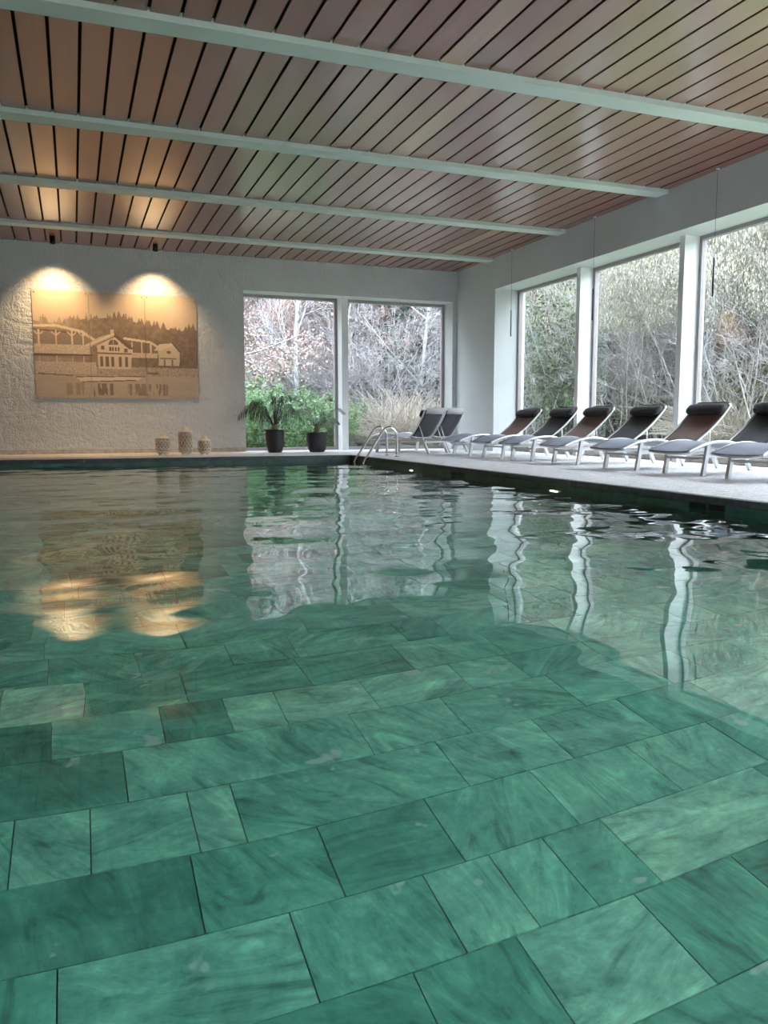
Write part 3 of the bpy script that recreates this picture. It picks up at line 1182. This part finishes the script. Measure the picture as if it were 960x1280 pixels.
PRINT = print_mat()
pic = empty('wall_picture', (-.59, D - .012, 1.0))
tag(pic, 'sepia print of boathouses on a lake, in three panels on the wall', 'picture')
PICW, PICH = 2.817, 1.862
for (c0, c1) in ((0, 93), (93, 189), (189, 282)):
    nx, nz = c1 - c0, PH
    x0, x1 = c0 / PW * PICW + .003, c1 / PW * PICW - .003
    gxv, gzv = np.meshgrid(np.linspace(x0, x1, nx + 1), np.linspace(PICH, 0, nz + 1))
    vs = np.stack([gxv, np.full_like(gxv, -.006), gzv], -1).reshape(-1, 3)
    ii = np.arange((nx + 1) * (nz + 1)).reshape(nz + 1, nx + 1)
    fs = np.stack([ii[1:, :-1], ii[1:, 1:], ii[:-1, 1:], ii[:-1, :-1]], -1).reshape(-1, 4).tolist()
    n0 = len(vs)
    bv = [(x0, .009, 0), (x1, .009, 0), (x1, .009, PICH), (x0, .009, PICH), (x0, -.006, 0), (x1, -.006, 0), (x1, -.006, PICH), (x0, -.006, PICH)]
    bf = [(1, 0, 3, 2), (0, 1, 5, 4), (1, 2, 6, 5), (2, 3, 7, 6), (3, 0, 4, 7)]
    me = bpy.data.meshes.new('print_panel')
    me.from_pydata([tuple(p) for p in vs.tolist()] + bv, [], [tuple(f) for f in fs] + [tuple(n0 + k for k in f) for f in bf])
    ca = me.color_attributes.new('print', 'FLOAT_COLOR', 'CORNER')
    cells = RAST[:, c0:c1].reshape(-1) ** 2.1
    colr = lo_c + (hi_c - lo_c) * cells[:, None]
    full = np.ones((len(fs), 4, 4))
    full[:, :, :3] = colr[:, None, :]
    tail = np.ones((20, 4)); tail[:, :3] = (.25, .2, .15)
    ca.data.foreach_set('color', np.concatenate([full.reshape(-1, 4), tail]).astype(np.float32).ravel())
    me.materials.append(PRINT)
    me.update()
    pan = put('print_panel', me, pic)
    for (px, pz) in ((x0 + .04, PICH - .04), (x1 - .04, PICH - .04), (x0 + .04, .04), (x1 - .04, .04)):
        q = MB().lathe([(0, .012), (.008, .012), (.010, .006), (.010, 0)], 10).build('fixing_screw', STEEL, pan, (px, -.006, pz))
        q.rotation_euler = (R(90), 0, 0)

# ---- ceiling spots that wash the picture
SPOT_W = 105.0
for (x, lab) in ((-.20, 'small dark ceiling spotlight over the far end panel of the picture'), (1.47, 'small dark ceiling spotlight over the picture panel next to the window')):
    r = empty('ceiling_spotlight', (x, 15.12, H))
    tag(r, lab, 'spotlight', 'ceiling spotlights over the picture')
    MB().lathe([(0, 0), (.045, 0), (.045, -.115), (.040, -.12), (.036, -.12), (.034, -.09), (0, -.09)], 24).build('housing', BLACK_METAL, r)
    MB().lathe([(0, -.093), (.033, -.093)], 20).build('lens', emit_mat('spot_lens_glow', (1, .75, .42), 6.0), r)
    ld = bpy.data.lights.new('spot_lamp', 'SPOT')
    ld.energy = SPOT_W
    ld.color = (1.0, .66, .34)
    ld.spot_size = R(94)
    ld.spot_blend = .95
    ld.shadow_soft_size = .03
    lo = bpy.data.objects.new('spot_lamp', ld)
    COL.objects.link(lo)
    lo.parent = r
    lo.location = (0, 0, -.125)
    lo.rotation_euler = (R(17), 0, 0)

# ---- thin rods hanging by the windows
for i, y in enumerate((13.30, 10.79, 8.255, 5.72)):
    r = empty('hanging_rod', (W - .045, y, H))
    tag(r, ['thin black rod on a wire before the first window reveal', 'thin black rod on a wire before the second window', 'thin black rod on a wire before the third window', 'thin black rod on a wire before the fourth window'][i],
        'pendant', 'hanging rods along the windows')
    MB().tube([(0, 0, 0), (0, 0, -1.07)], .0022, 6).build('wire', BLACK_METAL, r)
    MB().lathe([(0, 0), (.02, 0), (.02, -.012), (0, -.012)], 14).build('ceiling_cap', WHITE_PAINT, r)
    MB().tube([(0, 0, -1.07), (0, 0, -1.545)], .0105, 10).build('rod', BLACK_METAL, r)

# ================================================================== OUTDOORS
def ground_z(x, y):
    d = max(x - 11.5, y - 19.5, -y - 8.0, -x - 11.0, 0.0)  # rise on the unseen sides added to keep low sky out of pane reflections
    z = -.12 + .42 * max(0.0, d) * min(1.0, d / 7)
    z = min(z, 13.0)
    return z + (.06 * math.sin(x * 1.3) * math.sin(y * 1.1) if d > 0 else 0)


def litter_mat():
    t = NT('lawn_and_leaf_litter')
    p = t.pos()
    a = t.noise(p, .55, 4)
    c = t.noise(p, 7, 5, .65)
    litter = t.ramp(c, [(0.3, (0.05, 0.04, 0.038)), (0.5, (0.11, 0.088, 0.08)), (0.7, (0.20, 0.165, 0.15))])
    grass = t.ramp(c, [(0.3, (0.10, 0.15, 0.05)), (0.7, (0.32, 0.38, 0.20))])
    sx = t.n('ShaderNodeSeparateXYZ'); t.l(p, sx.inputs[0])
    far_ = t.math('MAXIMUM', t.math('MAXIMUM', t.math('SUBTRACT', sx.outputs[0], 12.0), t.math('SUBTRACT', sx.outputs[1], 18.5)), t.math('SUBTRACT', -8.5, sx.outputs[1]))
    f = t.ramp(t.math('ADD', far_, a), [(0.2, (0, 0, 0)), (0.9, (1, 1, 1))])
    t.color(t.mix(f, grass, litter))
    t.set(Roughness=.9)
    t.bump(c, .8, .05)
    return t.m


b = MB()
nx, ny = 113, 117
gxs = np.linspace(-50, 62, nx); gys = np.linspace(-50, 66, ny)
vs = [(float(x), float(y), ground_z(x, y) - (.3 if (XL - .3 < x < W + .6 and YN - .3 < y < D + .5) else 0)) for y in gys for x in gxs]
fs = []
for j in range(ny - 1):
    for i in range(nx - 1):
        if XL < gxs[i] and gxs[i + 1] < W + .3 and YN < gys[j] and gys[j + 1] < D + .2:
            continue
        fs.append((j * nx + i, j * nx + i + 1, (j + 1) * nx + i + 1, (j + 1) * nx + i))
b.add(vs, fs, True)
tag(b.build('ground_outside', litter_mat()), 'lawn and leaf-strewn wooded slope outside the windows', 'ground', kind='structure')


def leafmat(name, col, var=.35):
    t = NT(name)
    rn = t.n('ShaderNodeNewGeometry').outputs['Random Per Island']
    t.color(t.ramp(rn, [(0, tuple(c * (1 - var) for c in col)), (.5, col), (1, tuple(min(1, c * (1 + var)) for c in col))]))
    t.set(Roughness=.7)
    t.b.inputs['Specular IOR Level'].default_value = .2
    return t.m


BARK_PALE = simple('pale_grey_bark', (0.42, 0.41, 0.415), .85, var=.25, scale=12)
BARK_DARK = simple('dark_bark', (0.16, 0.14, 0.13), .9, var=.3, scale=12)
TWIG = simple('grey_twigs', (0.36, 0.345, 0.35), .9, var=.25, scale=6)
BEECH = leafmat('dry_beech_leaves', (0.40, 0.285, 0.25))
CATKIN = leafmat('yellow_catkins', (0.30, 0.285, 0.225), .35)
FERN = leafmat('bright_green_leaves', (0.14, 0.25, 0.12), .45)
NEEDLE = leafmat('dark_needles', (0.032, 0.066, 0.045), .4)
STRAW = leafmat('straw_stems', (0.43, 0.38, 0.33), .25)
IVY = leafmat('olive_leaves', (0.10, 0.135, 0.07), .4)


def rot_dir(d, ang, az):
    a = Vector((0, 0, 1)) if abs(d.z) < .9 else Vector((1, 0, 0))
    s = d.cross(a).normalized()
    t = s.cross(d)
    return (d * math.cos(ang) + (s * math.cos(az) + t * math.sin(az)) * math.sin(ang)).normalized()


def grow(mb, tips, p, d, length, rad, level, rr, cfg):
    nseg = 5 if level == 0 else 3
    pts, rs = [p], [rad]
    q, dd = p.copy(), d.copy()
    for i in range(nseg):
        w = cfg['wob'] * (1 if level else .5)
        dd = (dd + Vector((rr.uniform(-w, w), rr.uniform(-w, w), rr.uniform(-w, w) + cfg['up'] * (level > 0)))).normalized()
        q = q + dd * (length / nseg)
        pts.append(q.copy())
        rs.append(max(cfg['rmin'], rad * (1 - .72 * (i + 1) / nseg)))
    mb.tube(pts, rs, 6 if level == 0 else 3, False)
    if level >= cfg['levels']:
        tips.append((pts, dd))
        return
    nch = cfg['n'][level]
    for k in range(nch):
        t = cfg['start'][level] + (1 - cfg['start'][level]) * (k + rr.random()) / nch
        a = min(nseg - 1, int(t * nseg)); f = t * nseg - a
        bp = pts[a].lerp(pts[a + 1], f)
        bd = (pts[a + 1] - pts[a]).normalized()
        nd = rot_dir(bd, cfg['ang'][level] * rr.uniform(.7, 1.25), rr.uniform(0, 6.283))
        grow(mb, tips, bp, nd, length * cfg['len'][level] * rr.uniform(.6, 1.15) * (1.1 - .5 * t), max(cfg['rmin'], rs[a] * .5), level + 1, rr, cfg)


def leaves(mb, tips, per, size, rr, hang=0.0, spread=.12, aspect=.55):
    for (pts, dd) in tips:
        for _ in range(per):
            t = rr.random()
            a = min(len(pts) - 2, int(t * (len(pts) - 1)))
            p = pts[a].lerp(pts[a + 1], rr.random()) + Vector((rr.gauss(0, spread), rr.gauss(0, spread), rr.gauss(0, spread)))
            if hang:
                ax = Vector((rr.gauss(0, .15), rr.gauss(0, .15), -1)).normalized()
            else:
                ax = Vector((rr.gauss(0, 1), rr.gauss(0, 1), rr.gauss(0, .7))).normalized()
            sd = ax.cross(Vector((rr.gauss(0, 1), rr.gauss(0, 1), rr.gauss(0, 1)))).normalized()
            s = size * rr.uniform(.6, 1.3)
            w = s * aspect * .5
            mb.add([p, p + ax * s * .5 + sd * w, p + ax * s, p + ax * s * .5 - sd * w], [(0, 1, 2, 3)])


def tree_proto(kind, seed):
    rr = random.Random(seed)
    wd, lf = MB(), MB()
    tips = []
    if kind == 'bare':
        cfg = dict(levels=3, n=[26, 7, 5], start=[.10, .2, .2], ang=[.95, .7, .6], len=[.34, .5, .5], wob=.16, up=.10, rmin=.006)
        grow(wd, tips, Vector((0, 0, -.1)), Vector((rr.uniform(-.12, .12), rr.uniform(-.12, .12), 1)).normalized(), 8.0, .085, 0, rr, cfg)
        return wd.mesh('trunk', BARK_PALE), None
    if kind == 'beech':
        cfg = dict(levels=3, n=[24, 7, 4], start=[.06, .2, .2], ang=[1.15, .7, .6], len=[.36, .5, .5], wob=.16, up=.05, rmin=.006)
        grow(wd, tips, Vector((0, 0, -.1)), Vector((rr.uniform(-.06, .06), rr.uniform(-.06, .06), 1)).normalized(), 8.5, .09, 0, rr, cfg)
        leaves(lf, tips, 34, .058, rr, spread=.15, aspect=.75)
        return wd.mesh('trunk', TWIG), lf.mesh('foliage', BEECH)
    if kind == 'hazel':
        for s in range(7):
            cfg = dict(levels=3, n=[12, 6, 3], start=[.15, .2, .2], ang=[.7, .65, .6], len=[.34, .5, .55], wob=.16, up=.05, rmin=.0035)
            d = Vector((rr.uniform(-.45, .45), rr.uniform(-.45, .45), 1)).normalized()
            grow(wd, tips, Vector((rr.uniform(-.2, .2), rr.uniform(-.2, .2), -.1)), d, rr.uniform(4.5, 6.5), .017, 0, rr, cfg)
        hi = [t for t in tips if t[0][0].z > 2.9]
        leaves(lf, hi, 22, .062, rr, hang=1, spread=.16, aspect=.34)
        return wd.mesh('stems', TWIG), lf.mesh('catkins', CATKIN)
    if kind == 'thicket':
        for s in range(10):
            cfg = dict(levels=3, n=[9, 6, 3], start=[.1, .15, .2], ang=[.8, .75, .7], len=[.45, .55, .6], wob=.2, up=.04, rmin=.0035)
            d = Vector((rr.uniform(-.7, .7), rr.uniform(-.7, .7), 1)).normalized()
            grow(wd, tips, Vector((rr.uniform(-.5, .5), rr.uniform(-.5, .5), -.1)), d, rr.uniform(2.2, 3.6), .012, 0, rr, cfg)
        return wd.mesh('stems', TWIG), None
    if kind == 'ivy':
        for s in range(9):
            cfg = dict(levels=2, n=[10, 6], start=[.1, .15], ang=[.8, .7], len=[.4, .55], wob=.2, up=.05, rmin=.005)
            d = Vector((rr.uniform(-.5, .5), rr.uniform(-.5, .5), 1)).normalized()
            grow(wd, tips, Vector((rr.uniform(-.4, .4), rr.uniform(-.4, .4), -.1)), d, rr.uniform(2.6, 4.2), .02, 0, rr, cfg)
        leaves(lf, tips, 12, .10, rr, spread=.12, aspect=.6)
        return wd.mesh('stems', TWIG), lf.mesh('foliage', IVY)
    if kind == 'green':
        for s in range(26):
            cfg = dict(levels=1, n=[12], start=[.1], ang=[.75], len=[.42], wob=.16, up=-.02, rmin=.004)
            d = Vector((rr.uniform(-.75, .75), rr.uniform(-.75, .75), 1)).normalized()
            grow(wd, tips, Vector((rr.uniform(-.35, .35), rr.uniform(-.35, .35), -.05)), d, rr.uniform(.9, 1.9), .009, 0, rr, cfg)
        leaves(lf, tips, 22, .095, rr, spread=.055, aspect=.34)
        return wd.mesh('stems', STALK), lf.mesh('foliage', FERN)
    if kind == 'spruce':
        h = 9.0
        wd.tube([(0, 0, -.1), (0, 0, h)], [.12, .02], 7, False)
        z = .5
        while z < h - .2:
            L = (1 - z / h) * 2.3 + .15
            for k in range(7):
                a = rr.uniform(0, 6.283)
                dirv = Vector((math.cos(a), math.sin(a), .05))
                e = Vector((0, 0, z)) + dirv * L * rr.uniform(.8, 1.1) + Vector((0, 0, -.25 * L))
                wd.tube([(0, 0, z), tuple(Vector((0, 0, z)).lerp(e, .5) + Vector((0, 0, .06 * L))), tuple(e)], [.016, .010, .004], 3, False)
                for i in range(int(16 * L) + 6):
                    t = rr.uniform(.15, 1)
                    p = Vector((0, 0, z)).lerp(e, t) + Vector((0, 0, .06 * L * math.sin(t * 3.14)))
                    ax = (dirv + Vector((rr.gauss(0, .6), rr.gauss(0, .6), -.35 + rr.gauss(0, .25)))).normalized()
                    s = rr.uniform(.12, .24)
                    sd = ax.cross(Vector((rr.gauss(0, 1), rr.gauss(0, 1), rr.gauss(0, 1)))).normalized() * s * .16
                    lf.add([p, p + ax * s * .5 + sd, p + ax * s, p + ax * s * .5 - sd], [(0, 1, 2, 3)])
            z += rr.uniform(.22, .34)
        return wd.mesh('trunk', BARK_DARK), lf.mesh('foliage', NEEDLE)
    if kind == 'straw':
        for s in range(420):
            a = rr.uniform(0, 6.283)
            L = rr.uniform(.7, 1.9)
            o = rr.uniform(.3, 1.0)
            p0 = Vector((rr.gauss(0, .12), rr.gauss(0, .12), -.05))
            d = Vector((math.cos(a) * o, math.sin(a) * o, 1)).normalized()
            pts = [p0 + d * L * t + Vector((math.cos(a), math.sin(a), -1.1)) * (.42 * L * o * t * t) for t in (0, .3, .6, .85, 1)]
            lf.tube(pts, [.006, .006, .005, .004, .003], 3, False)
        return None, lf.mesh('stems', STRAW)


NAME = {'bare': 'bare_tree', 'beech': 'beech_tree', 'hazel': 'hazel_bush', 'thicket': 'twig_thicket', 'ivy': 'olive_shrub', 'green': 'fern_shrub', 'spruce': 'spruce_tree', 'straw': 'straw_grass'}
CAT = {'bare': 'tree', 'beech': 'tree', 'hazel': 'bush', 'thicket': 'bush', 'ivy': 'shrub', 'green': 'shrub', 'spruce': 'tree', 'straw': 'grass'}
LAB = {'bare': 'bare pale-barked tree %s outside the %s',
       'beech': 'beech with dry pinkish leaves %s outside the %s',
       'hazel': 'hazel with hanging yellow catkins %s outside the %s',
       'thicket': 'leafless grey twig thicket %s outside the %s',
       'ivy': 'loose olive-leaved shrub %s outside the %s',
       'green': 'bright green feathery shrub %s outside the %s',
       'spruce': 'dark green spruce %s outside the %s',
       'straw': 'arching straw-coloured grass clump %s outside the %s'}
PROTO = {}
for kind, seeds in dict(bare=(1, 2, 3), beech=(4, 5), hazel=(6, 7, 8), thicket=(9, 10, 11), ivy=(12, 13), green=(14, 15, 16), spruce=(17, 18), straw=(19, 20)).items():
    PROTO[kind] = [tree_proto(kind, s) for s in seeds]
cnt = {}
pr = random.Random(21)


def plant(kind, x, y, s=1.0, side=None):
    i = cnt.get(kind, 0); cnt[kind] = i + 1
    wdm, lfm = PROTO[kind][i % len(PROTO[kind])]
    t = x / y
    side = ('picture wall' if t < .18 else 'palm window' if t < .325 else 'paired-lounger window' if t < .53 else 'first lounger-wall window' if t < .69
            else 'second lounger-wall window' if t < .86 else 'third lounger-wall window')
    dd = math.hypot(x, y)
    where = 'by the lawn' if dd < 21 else 'on the lower slope' if dd < 25.5 else 'halfway up the slope' if dd < 32 else 'high on the slope'
    r = empty(NAME[kind], (x, y, ground_z(x, y)), pr.uniform(0, 6.283))
    r.scale = (s, s, s * pr.uniform(.92, 1.08))
    young = kind == 'beech' and s < .75
    tag(r, ('low young ' if young else '') + LAB[kind] % (where, side), CAT[kind], '%s%s %s outside the %s' % ('young ' if young else '', NAME[kind].replace('_', ' '), where, side))
    if wdm:
        put(wdm.name.split('.')[0], wdm, r)
    if lfm:
        put(lfm.name.split('.')[0], lfm, r)


def polar(t, dist):
    """t = x / y of the direction seen from the pool's near end, dist from there"""
    n_ = math.hypot(t, 1)
    return t / n_ * dist, dist / n_


# behind the far wall
for (t, d) in ((.205, 19.0), (.235, 19.7), (.265, 18.9), (.295, 19.6), (.25, 20.8), (.31, 20.9), (.20, 20.6), (.285, 21.9), (.225, 22.0)):
    plant('green', *polar(t, d), pr.uniform(.68, .92))
for (t, d) in ((.385, 20.2), (.41, 20.0), (.43, 20.6), (.452, 20.4), (.365, 20.9), (.42, 21.4), (.395, 21.6)):
    plant('straw', *polar(t, d), pr.uniform(.95, 1.2))
plant('green', *polar(.475, 21.0), .75)
plant('ivy', *polar(.352, 20.6), .32)
plant('green', *polar(.312, 19.2), .6)
for (t, d) in ((.262, 22.5), (.222, 26), (.29, 27), (.35, 25), (.43, 24), (.46, 28), (.39, 30), (.19, 30), (.33, 32), (.24, 34), (.42, 36), (.36, 37)):
    plant('bare', *polar(t, d), pr.uniform(.8, 1.1))
for (t, d) in ((.30, 25), (.335, 27), (.24, 29), (.37, 29), (.44, 31), (.20, 26), (.41, 27), (.28, 33), (.34, 34), (.48, 34), (.21, 35), (.39, 38), (.31, 39), (.25, 40), (.45, 40)):
    plant('beech', *polar(t, d), pr.uniform(.8, 1.1))
for (t, d) in ((.232, 24.0), (.275, 24.5), (.312, 23.6), (.34, 25.0), (.385, 25.5), (.36, 27.0), (.44, 27.5)):
    plant('beech', *polar(t, d), pr.uniform(.55, .7))
for (t, d) in ((.40, 24.5), (.27, 31), (.355, 34), (.45, 35), (.31, 36), (.22, 36), (.49, 31), (.20, 42), (.26, 43), (.33, 42), (.38, 43), (.43, 44), (.48, 42)):
    plant('spruce', *polar(t, d), pr.uniform(.8, 1.2))
for (t, d) in ((.22, 23), (.27, 24), (.32, 23), (.38, 23), (.42, 26), (.46, 23.5), (.35, 28), (.25, 33), (.30, 30), (.40, 33), (.23, 25.5), (.29, 26), (.33, 25), (.45, 26), (.37, 26)):
    plant('thicket', *polar(t, d), pr.uniform(.9, 1.3))
# the woods go on past the palm window (they show in the panes and the water)
for i, (t, d) in enumerate(((.12, 21), (.03, 23), (-.06, 22), (-.16, 24), (-.28, 25), (.15, 26), (.07, 28), (-.02, 29), (-.12, 29), (-.22, 31), (.11, 34), (.0, 36), (-.1, 37), (-.2, 38), (-.34, 32), (-.45, 30))):
    plant(('beech', 'spruce', 'hazel', 'beech', 'spruce')[i % 5], *polar(t, d), pr.uniform(.9, 1.2))

# behind the window wall
for (t, d) in ((.60, 23), (.68, 20.5), (.76, 19.5), (.83, 19), (.90, 18.5), (.97, 18), (1.04, 17.5), (.72, 24), (.86, 23), (1.0, 22), (.64, 27), (.79, 27), (1.12, 18), (.93, 26), (1.06, 26), (.70, 31), (.88, 30), (.80, 33), (.62, 33), (1.0, 32)):
    plant('hazel', *polar(t, d), pr.uniform(.9, 1.15))
for (t, d) in ((.62, 21), (.66, 24), (.71, 21.5), (.74, 23), (.80, 21.5), (.85, 20.5), (.88, 25), (.93, 22), (.98, 20), (1.03, 21), (.58, 25), (.77, 26), (1.09, 20), (.69, 28), (.83, 25.5), (.90, 21), (.96, 24)):
    plant('thicket', *polar(t, d), pr.uniform(.9, 1.3))
for (t, d) in ((.64, 22), (.70, 25), (.81, 24), (.96, 19.3), (.90, 27), (1.05, 24), (.75, 30), (.60, 29), (.85, 31), (1.0, 28), (.66, 34), (.93, 34)):
    plant('bare', *polar(t, d), pr.uniform(.8, 1.1))
for (t, d) in ((.615, 26), (.67, 30), (.73, 33), (.82, 30), (.92, 31), (1.02, 30), (.56, 32), (.78, 35), (.88, 35), (.97, 34), (.60, 38), (.66, 40), (.72, 39), (.79, 41), (.85, 39), (.91, 40), (.98, 39), (1.05, 38), (1.12, 36)):
    plant('spruce', *polar(t, d), pr.uniform(.8, 1.2))
for (t, d) in ((.635, 20.5), (.61, 22.5), (.95, 21.5), (1.01, 19.5), (.745, 21.8), (.875, 21.5)):
    plant('ivy', *polar(t, d), pr.uniform(.8, 1.1))
for (t, d) in ((.70, 26), (.80, 28), (.94, 25), (.64, 30), (.76, 32), (.88, 33), (1.0, 35)):
    plant('beech', *polar(t, d), pr.uniform(.8, 1.0))
for (t, d) in ((1.0, 18.3), (.955, 18.0), (.90, 19.6)):
    plant('straw', *polar(t, d), pr.uniform(1.0, 1.3))
